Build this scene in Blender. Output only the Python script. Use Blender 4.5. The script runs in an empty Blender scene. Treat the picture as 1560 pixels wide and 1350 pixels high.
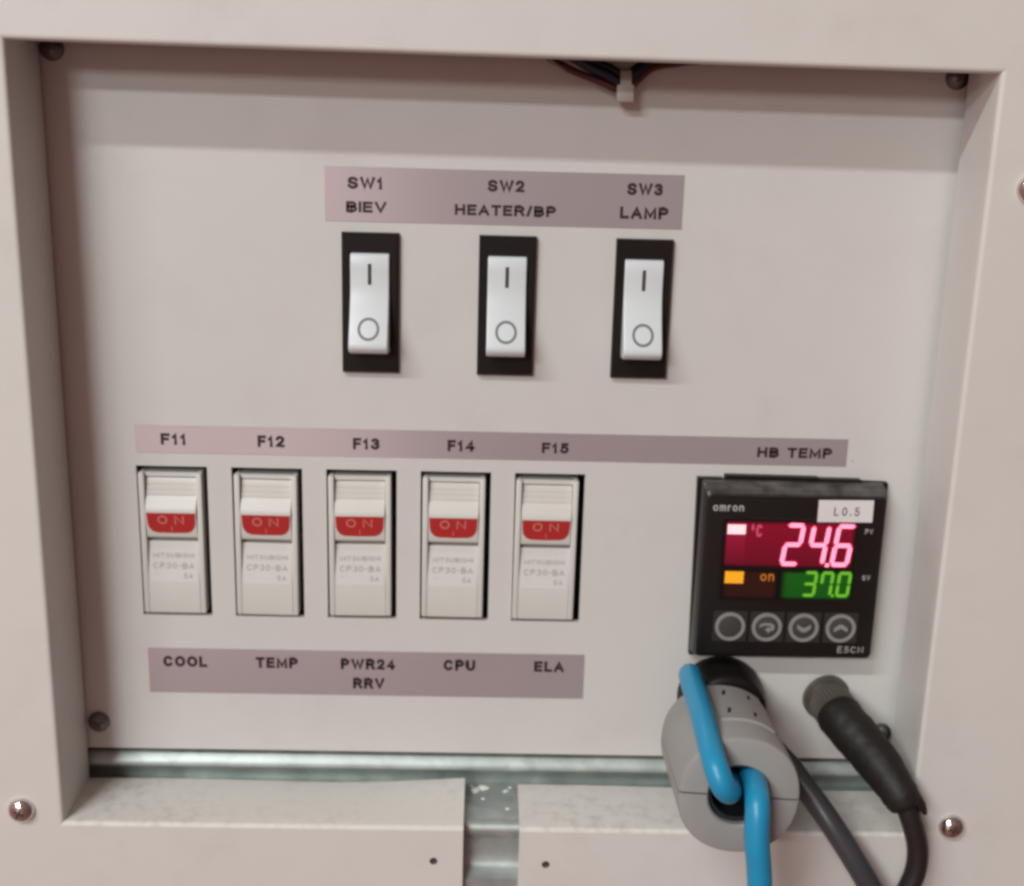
import bpy, bmesh, math, random
from mathutils import Vector, Matrix
random.seed(7)
MM = 0.001
sc = bpy.context.scene
C = sc.collection

# ------------------------------------------------------------------ camera
cam = bpy.data.cameras.new('camera')
cam_o = bpy.data.objects.new('camera', cam)
C.objects.link(cam_o)
R_ = Vector((0.999499, -0.017505, 0.026360)); U_ = Vector((-0.020710, 0.267949, 0.963210)); F_ = Vector((0.023924, 0.963274, -0.267453))
M = Matrix(((R_.x, U_.x, -F_.x, -4.301 * MM), (R_.y, U_.y, -F_.y, -300.17 * MM), (R_.z, U_.z, -F_.z, 107.94 * MM), (0, 0, 0, 1)))
cam_o.matrix_world = M
cam.sensor_width = 36.0
cam.lens = 36.0 * 1970.73 / 1560.0
cam.clip_start = 0.01
cam.clip_end = 50
cam.dof.use_dof = True
cam.dof.focus_distance = 0.300
cam.dof.aperture_fstop = 17.0
sc.camera = cam_o

# ------------------------------------------------------------------ room light (no sky, no sun: an indoor photograph)
world = bpy.data.worlds.new('World'); sc.world = world; world.use_nodes = True
wn = world.node_tree.nodes; wl = world.node_tree.links
bg = wn['Background']
tc = wn.new('ShaderNodeTexCoord'); sep = wn.new('ShaderNodeSeparateXYZ'); rmp = wn.new('ShaderNodeValToRGB')
wl.new(tc.outputs['Generated'], sep.inputs[0]); wl.new(sep.outputs['Z'], rmp.inputs[0])
# -1 (straight down: brown-red floor) .. +1 (ceiling)
mr = wn.new('ShaderNodeMapRange'); mr.inputs[1].default_value = -1; mr.inputs[2].default_value = 1
wl.new(sep.outputs['Z'], mr.inputs[0]); wl.new(mr.outputs[0], rmp.inputs[0])
rmp.color_ramp.elements[0].position = 0.42; rmp.color_ramp.elements[0].color = (0.80, 0.37, 0.31, 1)
rmp.color_ramp.elements[1].position = 0.60; rmp.color_ramp.elements[1].color = (0.95, 0.62, 0.54, 1)
# the room is brighter towards the lamps on the left
gx = wn.new('ShaderNodeMapRange'); gx.inputs[1].default_value = -1; gx.inputs[2].default_value = 1; gx.inputs[3].default_value = 1.55; gx.inputs[4].default_value = 0.5
wl.new(sep.outputs['X'], gx.inputs[0])
vm = wn.new('ShaderNodeVectorMath'); vm.operation = 'SCALE'
wl.new(rmp.outputs[0], vm.inputs[0]); wl.new(gx.outputs[0], vm.inputs['Scale']); wl.new(vm.outputs[0], bg.inputs['Color'])
bg.inputs['Strength'].default_value = 0.27

def tube_lamp(name, loc, power, length=1.3, width=0.07, col=(0.93, 1.0, 0.985)):
    l = bpy.data.lights.new(name, 'AREA'); l.shape = 'RECTANGLE'; l.size = length; l.size_y = width
    l.energy = power; l.color = col
    o = bpy.data.objects.new(name, l); C.objects.link(o); o.location = loc
    d = Vector((loc[0], 0, 0.03)) - Vector(loc)       # aimed square at the wall so the tube stays parallel to X
    o.rotation_euler = d.to_track_quat('-Z', 'Y').to_euler()
    return o
# a row of ceiling fluorescent fixtures, each parallel to the cabinet front
tube_lamp('ceiling_tube', (-1.20, -1.50, 1.66), 35)
tube_lamp('ceiling_tube', (-1.65, -3.30, 1.66), 47, 1.3, 0.14)
tube_lamp('ceiling_tube', (-2.10, -5.40, 1.66), 64, 1.3, 0.5)

# unseen rosy lamp behind the camera, added to be mirrored in the foil labels
refl = bpy.data.lights.new('added_reflection_lamp', 'AREA'); refl.shape = 'RECTANGLE'; refl.size = 0.70; refl.size_y = 0.90; refl.energy = 1.1; refl.color = (1.0, 0.80, 0.75)
refl_o = bpy.data.objects.new('added_reflection_lamp', refl); C.objects.link(refl_o); refl_o.location = (-0.48, -1.50, -0.22); refl_o.rotation_euler = (math.radians(90), 0, 0)

sc.view_settings.view_transform = 'Standard'
sc.view_settings.look = 'None'
sc.view_settings.exposure = 0.0
sc.view_settings.gamma = 1.0
sc.view_settings.use_curve_mapping = False
sc.render.engine = 'CYCLES'
sc.cycles.use_denoising = True
sc.cycles.pixel_filter_type = 'GAUSSIAN'
sc.cycles.filter_width = 3.4
sc.cycles.max_bounces = 10

# ------------------------------------------------------------------ materials
def base_mat(name):
    m = bpy.data.materials.new(name); m.use_nodes = True
    return m, m.node_tree.nodes, m.node_tree.links, m.node_tree.nodes['Principled BSDF']

def mat(name, col, rough=0.5, metal=0.0, var=0.06, vscale=60, bump=0.0, bscale=900, spec=0.5, rvar=0.0, coat=0.0):
    m, n, l, p = base_mat(name)
    t = n.new('ShaderNodeTexCoord')
    nz = n.new('ShaderNodeTexNoise'); nz.inputs['Scale'].default_value = vscale; nz.inputs['Detail'].default_value = 5
    l.new(t.outputs['Object'], nz.inputs['Vector'])
    mx = n.new('ShaderNodeMix'); mx.data_type = 'RGBA'
    mx.inputs[6].default_value = tuple(c * (1 - var) for c in col) + (1,)
    mx.inputs[7].default_value = tuple(min(1, c * (1 + var)) for c in col) + (1,)
    l.new(nz.outputs['Fac'], mx.inputs[0]); l.new(mx.outputs[2], p.inputs['Base Color'])
    p.inputs['Roughness'].default_value = rough; p.inputs['Metallic'].default_value = metal
    p.inputs['Specular IOR Level'].default_value = spec
    p.inputs['Coat Weight'].default_value = coat
    if rvar:
        r = n.new('ShaderNodeMapRange'); r.inputs[3].default_value = rough - rvar; r.inputs[4].default_value = rough + rvar
        l.new(nz.outputs['Fac'], r.inputs[0]); l.new(r.outputs[0], p.inputs['Roughness'])
    if bump:
        n2 = n.new('ShaderNodeTexNoise'); n2.inputs['Scale'].default_value = bscale; n2.inputs['Detail'].default_value = 3
        l.new(t.outputs['Object'], n2.inputs['Vector'])
        b = n.new('ShaderNodeBump'); b.inputs['Strength'].default_value = bump; b.inputs['Distance'].default_value = 0.0003
        l.new(n2.outputs['Fac'], b.inputs['Height']); l.new(b.outputs[0], p.inputs['Normal'])
    return m

def dirty_paint(name, col, dirt, amount, scale, rough=0.5, specks=True):
    m, n, l, p = base_mat(name)
    t = n.new('ShaderNodeTexCoord')
    nz = n.new('ShaderNodeTexNoise'); nz.inputs['Scale'].default_value = scale; nz.inputs['Detail'].default_value = 9; nz.inputs['Roughness'].default_value = 0.65
    l.new(t.outputs['Object'], nz.inputs['Vector'])
    rp = n.new('ShaderNodeValToRGB'); rp.color_ramp.elements[0].position = 0.46; rp.color_ramp.elements[1].position = 0.74
    rp.color_ramp.elements[1].color = (amount, amount, amount, 1)
    l.new(nz.outputs['Fac'], rp.inputs[0])
    big = n.new('ShaderNodeTexNoise'); big.inputs['Scale'].default_value = 9; l.new(t.outputs['Object'], big.inputs['Vector'])
    tone = n.new('ShaderNodeMix'); tone.data_type = 'RGBA'
    tone.inputs[6].default_value = tuple(c * .96 for c in col) + (1,); tone.inputs[7].default_value = tuple(c * 1.04 for c in col) + (1,)
    l.new(big.outputs['Fac'], tone.inputs[0])
    mx = n.new('ShaderNodeMix'); mx.data_type = 'RGBA'; mx.inputs[7].default_value = dirt + (1,)
    pat = n.new('ShaderNodeTexNoise'); pat.inputs['Scale'].default_value = 38; pat.inputs['Detail'].default_value = 4; l.new(t.outputs['Object'], pat.inputs['Vector'])
    pm = n.new('ShaderNodeMapRange'); pm.inputs[1].default_value = 0.40; pm.inputs[2].default_value = 0.66; pm.inputs[3].default_value = 0.12; l.new(pat.outputs['Fac'], pm.inputs[0])
    pmul = n.new('ShaderNodeMath'); pmul.operation = 'MULTIPLY'; l.new(pm.outputs[0], pmul.inputs[0]); l.new(rp.outputs[0], pmul.inputs[1])
    l.new(tone.outputs[2], mx.inputs[6]); l.new(pmul.outputs[0], mx.inputs[0])
    out = mx.outputs[2]
    if specks:
        v = n.new('ShaderNodeTexVoronoi'); v.inputs['Scale'].default_value = 75; l.new(t.outputs['Object'], v.inputs['Vector'])
        lt = n.new('ShaderNodeMath'); lt.operation = 'LESS_THAN'; lt.inputs[1].default_value = 0.028; l.new(v.outputs['Distance'], lt.inputs[0])
        sel = n.new('ShaderNodeSeparateColor'); l.new(v.outputs['Color'], sel.inputs[0])
        gt = n.new('ShaderNodeMath'); gt.operation = 'GREATER_THAN'; gt.inputs[1].default_value = 0.82; l.new(sel.outputs[0], gt.inputs[0])
        mu = n.new('ShaderNodeMath'); mu.operation = 'MULTIPLY'; l.new(lt.outputs[0], mu.inputs[0]); l.new(gt.outputs[0], mu.inputs[1])
        m5 = n.new('ShaderNodeMath'); m5.operation = 'MULTIPLY'; m5.inputs[1].default_value = 0.55; l.new(mu.outputs[0], m5.inputs[0])
        m2 = n.new('ShaderNodeMix'); m2.data_type = 'RGBA'; m2.inputs[7].default_value = (0.12, 0.10, 0.09, 1)
        l.new(out, m2.inputs[6]); l.new(m5.outputs[0], m2.inputs[0]); out = m2.outputs[2]
    l.new(out, p.inputs['Base Color'])
    p.inputs['Roughness'].default_value = rough
    n2 = n.new('ShaderNodeTexNoise'); n2.inputs['Scale'].default_value = 1400; l.new(t.outputs['Object'], n2.inputs['Vector'])
    b = n.new('ShaderNodeBump'); b.inputs['Strength'].default_value = 0.12; b.inputs['Distance'].default_value = 0.0002
    l.new(n2.outputs['Fac'], b.inputs['Height']); l.new(b.outputs[0], p.inputs['Normal'])
    return m

def add_dust_and_sheen(m, col, amt):  # grey on up-facing faces: dust, and the chamfer's lamplight put into colour
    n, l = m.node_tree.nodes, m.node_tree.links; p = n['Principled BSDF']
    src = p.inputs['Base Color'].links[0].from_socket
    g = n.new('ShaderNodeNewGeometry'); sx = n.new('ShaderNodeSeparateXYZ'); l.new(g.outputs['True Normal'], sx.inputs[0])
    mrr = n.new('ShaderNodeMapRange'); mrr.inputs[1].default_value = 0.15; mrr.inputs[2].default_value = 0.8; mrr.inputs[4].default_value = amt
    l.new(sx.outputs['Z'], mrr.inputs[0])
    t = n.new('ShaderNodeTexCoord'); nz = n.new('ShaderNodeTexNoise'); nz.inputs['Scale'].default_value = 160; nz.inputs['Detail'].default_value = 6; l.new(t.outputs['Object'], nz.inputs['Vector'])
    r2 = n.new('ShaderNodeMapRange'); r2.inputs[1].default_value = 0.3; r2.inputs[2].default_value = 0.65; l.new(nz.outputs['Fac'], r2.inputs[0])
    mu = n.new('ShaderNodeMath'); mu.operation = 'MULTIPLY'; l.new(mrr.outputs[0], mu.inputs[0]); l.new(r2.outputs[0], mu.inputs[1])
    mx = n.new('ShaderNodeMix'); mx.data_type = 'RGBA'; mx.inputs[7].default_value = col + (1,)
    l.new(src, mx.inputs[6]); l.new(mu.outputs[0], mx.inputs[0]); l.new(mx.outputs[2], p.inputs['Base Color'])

def galv(name):
    m, n, l, p = base_mat(name)
    t = n.new('ShaderNodeTexCoord')
    v = n.new('ShaderNodeTexVoronoi'); v.inputs['Scale'].default_value = 220; l.new(t.outputs['Object'], v.inputs['Vector'])
    s = n.new('ShaderNodeSeparateColor'); l.new(v.outputs['Color'], s.inputs[0])
    nz = n.new('ShaderNodeTexNoise'); nz.inputs['Scale'].default_value = 120; nz.inputs['Detail'].default_value = 8; l.new(t.outputs['Object'], nz.inputs['Vector'])
    ad = n.new('ShaderNodeMath'); ad.operation = 'MULTIPLY_ADD'; ad.inputs[1].default_value = 0.25; l.new(s.outputs[0], ad.inputs[0]); l.new(nz.outputs['Fac'], ad.inputs[2])
    rp = n.new('ShaderNodeValToRGB'); rp.color_ramp.elements[0].position = 0.3; rp.color_ramp.elements[1].position = 0.9
    rp.color_ramp.elements[0].color = (0.36, 0.395, 0.385, 1); rp.color_ramp.elements[1].color = (0.55, 0.585, 0.57, 1)
    l.new(ad.outputs[0], rp.inputs[0]); l.new(rp.outputs[0], p.inputs['Base Color'])
    p.inputs['Metallic'].default_value = 0.65
    r = n.new('ShaderNodeMapRange'); r.inputs[3].default_value = 0.40; r.inputs[4].default_value = 0.58
    l.new(nz.outputs['Fac'], r.inputs[0]); l.new(r.outputs[0], p.inputs['Roughness'])
    return m

def glow(name, col, strength):
    m, n, l, p = base_mat(name)
    p.inputs['Base Color'].default_value = (0.006, 0.005, 0.005, 1); p.inputs['Roughness'].default_value = 0.4; p.inputs['Specular IOR Level'].default_value = 0.15
    p.inputs['Emission Color'].default_value = col + (1,); p.inputs['Emission Strength'].default_value = strength
    return m

def backlight(name, col, strength, fx, fz, top, bottom):
    """lit liquid-crystal field: light fades out towards its edges and from top to bottom"""
    m, n, l, p = base_mat(name)
    p.inputs['Base Color'].default_value = (0.006, 0.005, 0.005, 1); p.inputs['Roughness'].default_value = 0.4; p.inputs['Specular IOR Level'].default_value = 0.15
    t = n.new('ShaderNodeTexCoord'); sx = n.new('ShaderNodeSeparateXYZ'); l.new(t.outputs['Generated'], sx.inputs[0])
    def edge(sock, w):
        a = n.new('ShaderNodeMapRange'); a.interpolation_type = 'SMOOTHSTEP'; a.inputs[2].default_value = w; l.new(sock, a.inputs[0])
        b = n.new('ShaderNodeMapRange'); b.interpolation_type = 'SMOOTHSTEP'; b.inputs[1].default_value = 1; b.inputs[2].default_value = 1 - w; l.new(sock, b.inputs[0])
        mm = n.new('ShaderNodeMath'); mm.operation = 'MULTIPLY'; l.new(a.outputs[0], mm.inputs[0]); l.new(b.outputs[0], mm.inputs[1]); return mm.outputs[0]
    g = n.new('ShaderNodeMapRange'); g.inputs[3].default_value = bottom * strength; g.inputs[4].default_value = top * strength; l.new(sx.outputs['Z'], g.inputs[0])
    m1 = n.new('ShaderNodeMath'); m1.operation = 'MULTIPLY'; l.new(edge(sx.outputs['X'], fx), m1.inputs[0]); l.new(edge(sx.outputs['Z'], fz), m1.inputs[1])
    m2 = n.new('ShaderNodeMath'); m2.operation = 'MULTIPLY'; l.new(m1.outputs[0], m2.inputs[0]); l.new(g.outputs[0], m2.inputs[1])
    p.inputs['Emission Color'].default_value = col + (1,); l.new(m2.outputs[0], p.inputs['Emission Strength'])
    return m

PAINT = (0.63, 0.595, 0.57)
M_ = dict(
    paint=dirty_paint('painted_steel', PAINT, (0.50, 0.46, 0.43), 0.5, 50, 0.48, specks=False),
    panel=dirty_paint('panel_paint', (0.595, 0.57, 0.548), (0.47, 0.44, 0.41), 0.38, 60, 0.42),
    ledge=dirty_paint('dusty_ledge_paint', (0.68, 0.65, 0.61), (0.32, 0.30, 0.275), 0.55, 300, 0.6),
    interior=mat('dark_interior', (0.03, 0.026, 0.025), 0.8),
    galv=galv('galvanised_steel'),
    screw=mat('nickel_screw', (0.72, 0.68, 0.66), 0.17, 1.0, 0.05, 300),
    dull=mat('shaded_screw', (0.18, 0.165, 0.155), 0.4, 0.9, 0.2, 300),  # inner screws darkened, the shade on them put into the metal colour
    recess=mat('screw_recess', (0.10, 0.075, 0.07), 0.5, 0.6),
    strip=mat('mauve_label_film', (0.605, 0.575, 0.61), 0.2, 0.62, 0.05, 22),
    ink=mat('label_ink', (0.022, 0.008, 0.010), 0.5),
    black=mat('black_plastic', (0.010, 0.007, 0.007), 0.42, 0, 0.2, 200, 0.15, 1500, spec=0.22),
    bface=mat('controller_face_plastic', (0.010, 0.008, 0.008), 0.3, 0, 0.2, 200, 0.05, 1500, spec=0.35),
    rocker=mat('white_switch_plastic', (0.63, 0.66, 0.68), 0.32, 0, 0.02, 80),
    mark=mat('switch_mark_ink', (0.05, 0.035, 0.04), 0.5),
    ring=mat('switch_ring_ink', (0.17, 0.165, 0.165), 0.5),
    cream=mat('cream_breaker_plastic', (0.60, 0.585, 0.55), 0.45, 0, 0.03, 120, 0.05, 1200),
    creamh=mat('ivory_handle_plastic', (0.61, 0.585, 0.55), 0.38, 0, 0.03, 120),
    red=mat('red_indicator', (0.42, 0.022, 0.020), 0.42, 0, 0.08, 200),
    pink=mat('faded_white_ink', (0.60, 0.22, 0.20), 0.5),
    rate=mat('rating_label_paper', (0.62, 0.60, 0.58), 0.5, 0, 0.02, 150),
    greyink=mat('grey_print', (0.33, 0.31, 0.30), 0.5),
    whiteink=mat('white_print', (0.42, 0.40, 0.40), 0.5),
    sticker=mat('white_sticker', (0.70, 0.67, 0.66), 0.45, 0, 0.03, 200),
    btn=mat('grey_button_ring', (0.25, 0.24, 0.23), 0.5, 0, 0.1, 300),
    btnin=mat('dark_button_centre', (0.05, 0.047, 0.045), 0.45, 0, 0.1, 300),
    btnbg=mat('button_surround', (0.022, 0.020, 0.019), 0.5),
    ferrite=mat('grey_ferrite_plastic', (0.295, 0.285, 0.275), 0.5, 0, 0.14, 55, 0.08, 1100),
    core=mat('dark_ferrite_core', (0.012, 0.012, 0.014), 0.55),
    slot=mat('slot_black', (0.01, 0.009, 0.009), 0.6),
    blue=mat('blue_cable_sheath', (0.012, 0.26, 0.47), 0.36, 0, 0.08, 60, 0.05, 700),
    dgrey=mat('dark_grey_cable_sheath', (0.045, 0.045, 0.052), 0.38, 0, 0.12, 90, 0.08, 800),
    bcable=mat('black_cable_sheath', (0.016, 0.013, 0.014), 0.40, 0, 0.15, 90, 0.06, 900),
    shrink=mat('black_heat_shrink', (0.013, 0.0105, 0.0095), 0.55, 0, 0.45, 160, 0.8, 420, spec=0.35),
    collar=mat('dull_nickel_collar', (0.20, 0.175, 0.15), 0.5, 0.75, 0.2, 200),
    wred=mat('red_wire', (0.07, 0.008, 0.006), 0.5),
    wnavy=mat('navy_wire', (0.012, 0.012, 0.035), 0.5),
    wpale=mat('pale_wire', (0.28, 0.22, 0.20), 0.5),
    tie=mat('white_nylon', (0.40, 0.365, 0.34), 0.45),
    flake=mat('white_flake', (0.75, 0.74, 0.71), 0.7),
    scr_red=backlight('red_display_glow', (0.52, 0.004, 0.04), 0.42, 0.05, 0.12, 1.1, 0.6),
    scr_redl=backlight('red_display_bright_column', (0.85, 0.014, 0.09), 0.6, 0.002, 0.002, 0.72, 0.27),
    scr_green=backlight('green_display_glow', (0.010, 0.17, 0.008), 0.55, 0.12, 0.15, 1, 0.8),
    scr_orange=backlight('orange_display_glow', (0.14, 0.024, 0.012), 0.20, 0.12, 0.15, 1, 0.9),
    seg_red=glow('red_segment', (1.0, 0.24, 0.36), 2.1),
    seg_redc=glow('dim_red_symbol', (1.0, 0.10, 0.22), 0.62),
    seg_hot=glow('bright_red_bar', (1.0, 0.62, 0.66), 1.3),
    seg_green=glow('green_segment', (0.27, 0.80, 0.045), 0.60),
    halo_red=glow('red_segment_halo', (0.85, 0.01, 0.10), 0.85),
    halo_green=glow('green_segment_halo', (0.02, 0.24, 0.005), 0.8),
    seg_ord=glow('dim_orange_symbol', (1.0, 0.30, 0.02), 0.5),
    seg_or=glow('orange_segment', (1.0, 0.40, 0.015), 1.0),
)

add_dust_and_sheen(M_['bface'], (0.16, 0.145, 0.135), 0.75)

# ------------------------------------------------------------------ helpers (all sizes in millimetres)
def link(o): C.objects.link(o); return o

def thing(name, loc, label, cat, group=None):
    o = link(bpy.data.objects.new(name, None)); o.location = Vector(loc) * MM
    o.empty_display_size = 0.01
    o['label'] = label; o['category'] = cat
    if group: o['group'] = group
    return o

def tag(o, label, cat, group=None):
    o['label'] = label; o['category'] = cat
    if group: o['group'] = group
    return o

def obj(name, bm, m, parent=None, loc=(0, 0, 0), smooth=False, angle=40):
    me = bpy.data.meshes.new(name)
    bmesh.ops.scale(bm, vec=(MM, MM, MM), verts=bm.verts)
    bm.to_mesh(me); bm.free()
    if isinstance(m, str): m = M_[m]
    me.materials.append(m)
    if smooth:
        me.polygons.foreach_set('use_smooth', [True] * len(me.polygons))
        try: me.set_sharp_from_angle(angle=math.radians(angle))
        except Exception: pass
    o = link(bpy.data.objects.new(name, me)); o.location = Vector(loc) * MM
    if parent is not None: o.parent = parent
    return o

def copy_tree(o, parent=None):
    c = link(o.copy()); c.parent = parent
    for ch in o.children: copy_tree(ch, c)
    return c

def B(): return bmesh.new()

def box(bm, x0, x1, y0, y1, z0, z1, bev=0, seg=2):
    r = bmesh.ops.create_cube(bm, size=1)
    for v in r['verts']:
        v.co = Vector(((x0 + x1) / 2 + v.co.x * (x1 - x0), (y0 + y1) / 2 + v.co.y * (y1 - y0), (z0 + z1) / 2 + v.co.z * (z1 - z0)))
    if bev:
        es = list({e for v in r['verts'] for e in v.link_edges})
        bmesh.ops.bevel(bm, geom=es, offset=bev, segments=seg, affect='EDGES', profile=0.5)
    return bm

def quad(bm, pts):
    return bm.faces.new([bm.verts.new(p) for p in pts])

def prism_x(bm, prof, x0, x1):
    """closed profile [(z, y)...] extruded along X"""
    a = [bm.verts.new((x0, y, z)) for z, y in prof]; b = [bm.verts.new((x1, y, z)) for z, y in prof]
    n = len(prof)
    for i in range(n):
        j = (i + 1) % n
        bm.faces.new((a[i], a[j], b[j], b[i]))
    bm.faces.new(a[::-1]); bm.faces.new(b)
    bmesh.ops.recalc_face_normals(bm, faces=bm.faces)

def prism_y(bm, pts, y0, y1):
    """closed outline [(x, z)...] extruded along Y"""
    a = [bm.verts.new((x, y0, z)) for x, z in pts]; b = [bm.verts.new((x, y1, z)) for x, z in pts]
    n = len(pts)
    for i in range(n):
        j = (i + 1) % n
        bm.faces.new((a[i], a[j], b[j], b[i]))
    bm.faces.new(a[::-1]); bm.faces.new(b)
    bmesh.ops.recalc_face_normals(bm, faces=bm.faces)

def ring_y(bm, cx, cz, r0, r1, y0, y1, n=40):
    """annulus with depth, axis Y"""
    rows = []
    for r, y in ((r0, y1), (r0, y0), (r1, y0), (r1, y1)):
        rows.append([bm.verts.new((cx + r * math.cos(2 * math.pi * i / n), y, cz + r * math.sin(2 * math.pi * i / n))) for i in range(n)])
    for k in range(3):
        for i in range(n):
            j = (i + 1) % n
            bm.faces.new((rows[k][i], rows[k][j], rows[k + 1][j], rows[k + 1][i]))
    bmesh.ops.recalc_face_normals(bm, faces=bm.faces)

def lathe(bm, prof, origin, axis, n=32, up=(0, 0, 1)):
    """profile [(distance along axis, radius)] turned round the axis"""
    a = Vector(axis).normalized(); u = Vector(up); u = (u - a * u.dot(a)).normalized(); w = a.cross(u); o = Vector(origin)
    rows = []
    for d, r in prof:
        if r < 1e-6: rows.append([bm.verts.new(o + a * d)])
        else: rows.append([bm.verts.new(o + a * d + (u * math.cos(t) + w * math.sin(t)) * r) for t in (2 * math.pi * i / n for i in range(n))])
    for A, Bq in zip(rows, rows[1:]):
        for i in range(n):
            j = (i + 1) % n
            if len(A) == 1 and len(Bq) == 1: break
            if len(A) == 1: bm.faces.new((A[0], Bq[i], Bq[j]))
            elif len(Bq) == 1: bm.faces.new((A[i], A[j], Bq[0]))
            else: bm.faces.new((A[i], A[j], Bq[j], Bq[i]))
    bmesh.ops.recalc_face_normals(bm, faces=bm.faces)

def spline(pts, n=12):
    P = [Vector(p) for p in pts]; out = []
    Q = [2 * P[0] - P[1]] + P + [2 * P[-1] - P[-2]]
    for i in range(1, len(Q) - 2):
        p0, p1, p2, p3 = Q[i - 1], Q[i], Q[i + 1], Q[i + 2]
        for k in range(n):
            t = k / n
            out.append(0.5 * ((2 * p1) + (p2 - p0) * t + (2 * p0 - 5 * p1 + 4 * p2 - p3) * t * t + (3 * p1 - p0 - 3 * p2 + p3) * t ** 3))
    out.append(P[-1]); return out

def tube(bm, pts, rad, n=20, samples=12, cap=True, smooth_path=True):
    S = spline(pts, samples) if smooth_path else [Vector(p) for p in pts]
    m = len(S)
    rf = rad if callable(rad) else (lambda t: rad)
    t0 = (S[1] - S[0]).normalized(); u = t0.orthogonal().normalized(); rows = []
    for i, p in enumerate(S):
        t = (S[min(i + 1, m - 1)] - S[max(i - 1, 0)]).normalized()
        u = (u - t * u.dot(t)).normalized(); w = t.cross(u)
        r = rf(i / (m - 1))
        rows.append([bm.verts.new(p + (u * math.cos(a) + w * math.sin(a)) * r) for a in (2 * math.pi * k / n for k in range(n))])
    for A, Bq in zip(rows, rows[1:]):
        for i in range(n):
            j = (i + 1) % n; bm.faces.new((A[i], A[j], Bq[j], Bq[i]))
    if cap:
        bm.faces.new(rows[0][::-1]); bm.faces.new(rows[-1])
    bmesh.ops.recalc_face_normals(bm, faces=bm.faces)


# a plain grotesque alphabet drawn as strokes: (relative width, [polylines in a unit box])
def _ell(cx, cy, rx, ry, a0, a1, n=12):
    return [(cx + rx * math.cos(math.radians(a0 + (a1 - a0) * k / n)), cy + ry * math.sin(math.radians(a0 + (a1 - a0) * k / n))) for k in range(n + 1)]
_S = _ell(.5, .745, .47, .255, 20, 180, 8) + [(.1, .6), (.3, .54), (.7, .46), (.92, .39)] + _ell(.5, .255, .5, .255, 0, -165, 8)
GL_ = {
 'S': (.95, [_S]), 'W': (1.35, [[(0, 1), (.26, 0), (.5, .95), (.74, 0), (1, 1)]]), '1': (.55, [[(0, .74), (.62, 1), (.62, 0)]]),
 '2': (.85, [_ell(.5, .72, .48, .28, 165, -20, 10) + [(.78, .44), (.3, .2), (.02, 0), (1, 0)]]),
 '3': (.85, [_ell(.48, .755, .44, .245, 150, -80, 10), _ell(.48, .27, .5, .27, 80, -160, 12)]),
 '4': (.9, [[(.74, 0), (.74, 1), (0, .28), (1, .28)]]),
 '5': (.85, [[(.92, 1), (.18, 1), (.1, .48)] + _ell(.48, .32, .5, .32, 130, -155, 12)]),
 '0': (.85, [_ell(.5, .5, .5, .5, 90, 450, 22)]), 'O': (1.05, [_ell(.5, .5, .5, .5, 90, 450, 24)]), 'o': (1.05, [_ell(.5, .5, .5, .5, 90, 450, 24)]),
 'A': (1.0, [[(0, 0), (.5, 1), (1, 0)], [(.17, .32), (.83, .32)]]),
 'B': (.95, [[(0, .52), (.58, .52)] + _ell(.58, .76, .34, .24, -90, 90, 8) + [(0, 1), (0, 0), (.6, 0)] + _ell(.6, .26, .4, .26, -90, 90, 8)]),
 'C': (1.0, [_ell(.5, .5, .5, .5, 42, 318, 18)]), 'U': (.95, [[(0, 1), (0, .35)] + _ell(.5, .35, .5, .35, 180, 360, 10) + [(1, 1)]]),
 'E': (.85, [[(1, 1), (0, 1), (0, 0), (1, 0)], [(0, .52), (.9, .52)]]), 'F': (.8, [[(1, 1), (0, 1), (0, 0)], [(0, .5), (.85, .5)]]),
 'H': (.95, [[(0, 0), (0, 1)], [(1, 0), (1, 1)], [(0, .52), (1, .52)]]), 'I': (.12, [[(.5, 0), (.5, 1)]]), 'L': (.8, [[(0, 1), (0, 0), (1, 0)]]),
 'M': (1.1, [[(0, 0), (0, 1), (.5, .12), (1, 1), (1, 0)]]), 'N': (.95, [[(0, 0), (0, 1), (1, 0), (1, 1)]]),
 'P': (.9, [[(0, 0), (0, 1), (.6, 1)] + _ell(.6, .74, .4, .26, 90, -90, 9) + [(0, .48)]]),
 'R': (.95, [[(0, 0), (0, 1), (.6, 1)] + _ell(.6, .75, .38, .25, 90, -90, 9) + [(0, .5)], [(.6, .5), (1, 0)]]),
 'T': (.9, [[(0, 1), (1, 1)], [(.5, 1), (.5, 0)]]), 'V': (1.0, [[(0, 1), (.5, 0), (1, 1)]]), '/': (.5, [[(0, 0), (1, 1)]]),
 '-': (.5, [[(0, .45), (1, .45)]]), '.': (.12, [[(.5, 0), (.5, .13)]]), '~': (.8, [[(0, .4), (.25, .6), (.75, .4), (1, .6)]]),
 'm': (1.3, [[(0, 0), (0, 1)], [(0, .8), (.2, 1), (.4, .95), (.5, .7), (.5, 0)], [(.5, .8), (.7, 1), (.9, .95), (1, .7), (1, 0)]]),
 'r': (.7, [[(0, 0), (0, 1)], [(0, .7), (.4, 1), (1, .95)]]), 'n': (.95, [[(0, 0), (0, 1)], [(0, .75), (.4, 1), (.8, .95), (1, .7), (1, 0)]]),
 '\u00b0': (.4, [_ell(.5, .8, .5, .2, 90, 450, 12)]), ' ': (.45, []),
}
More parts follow.
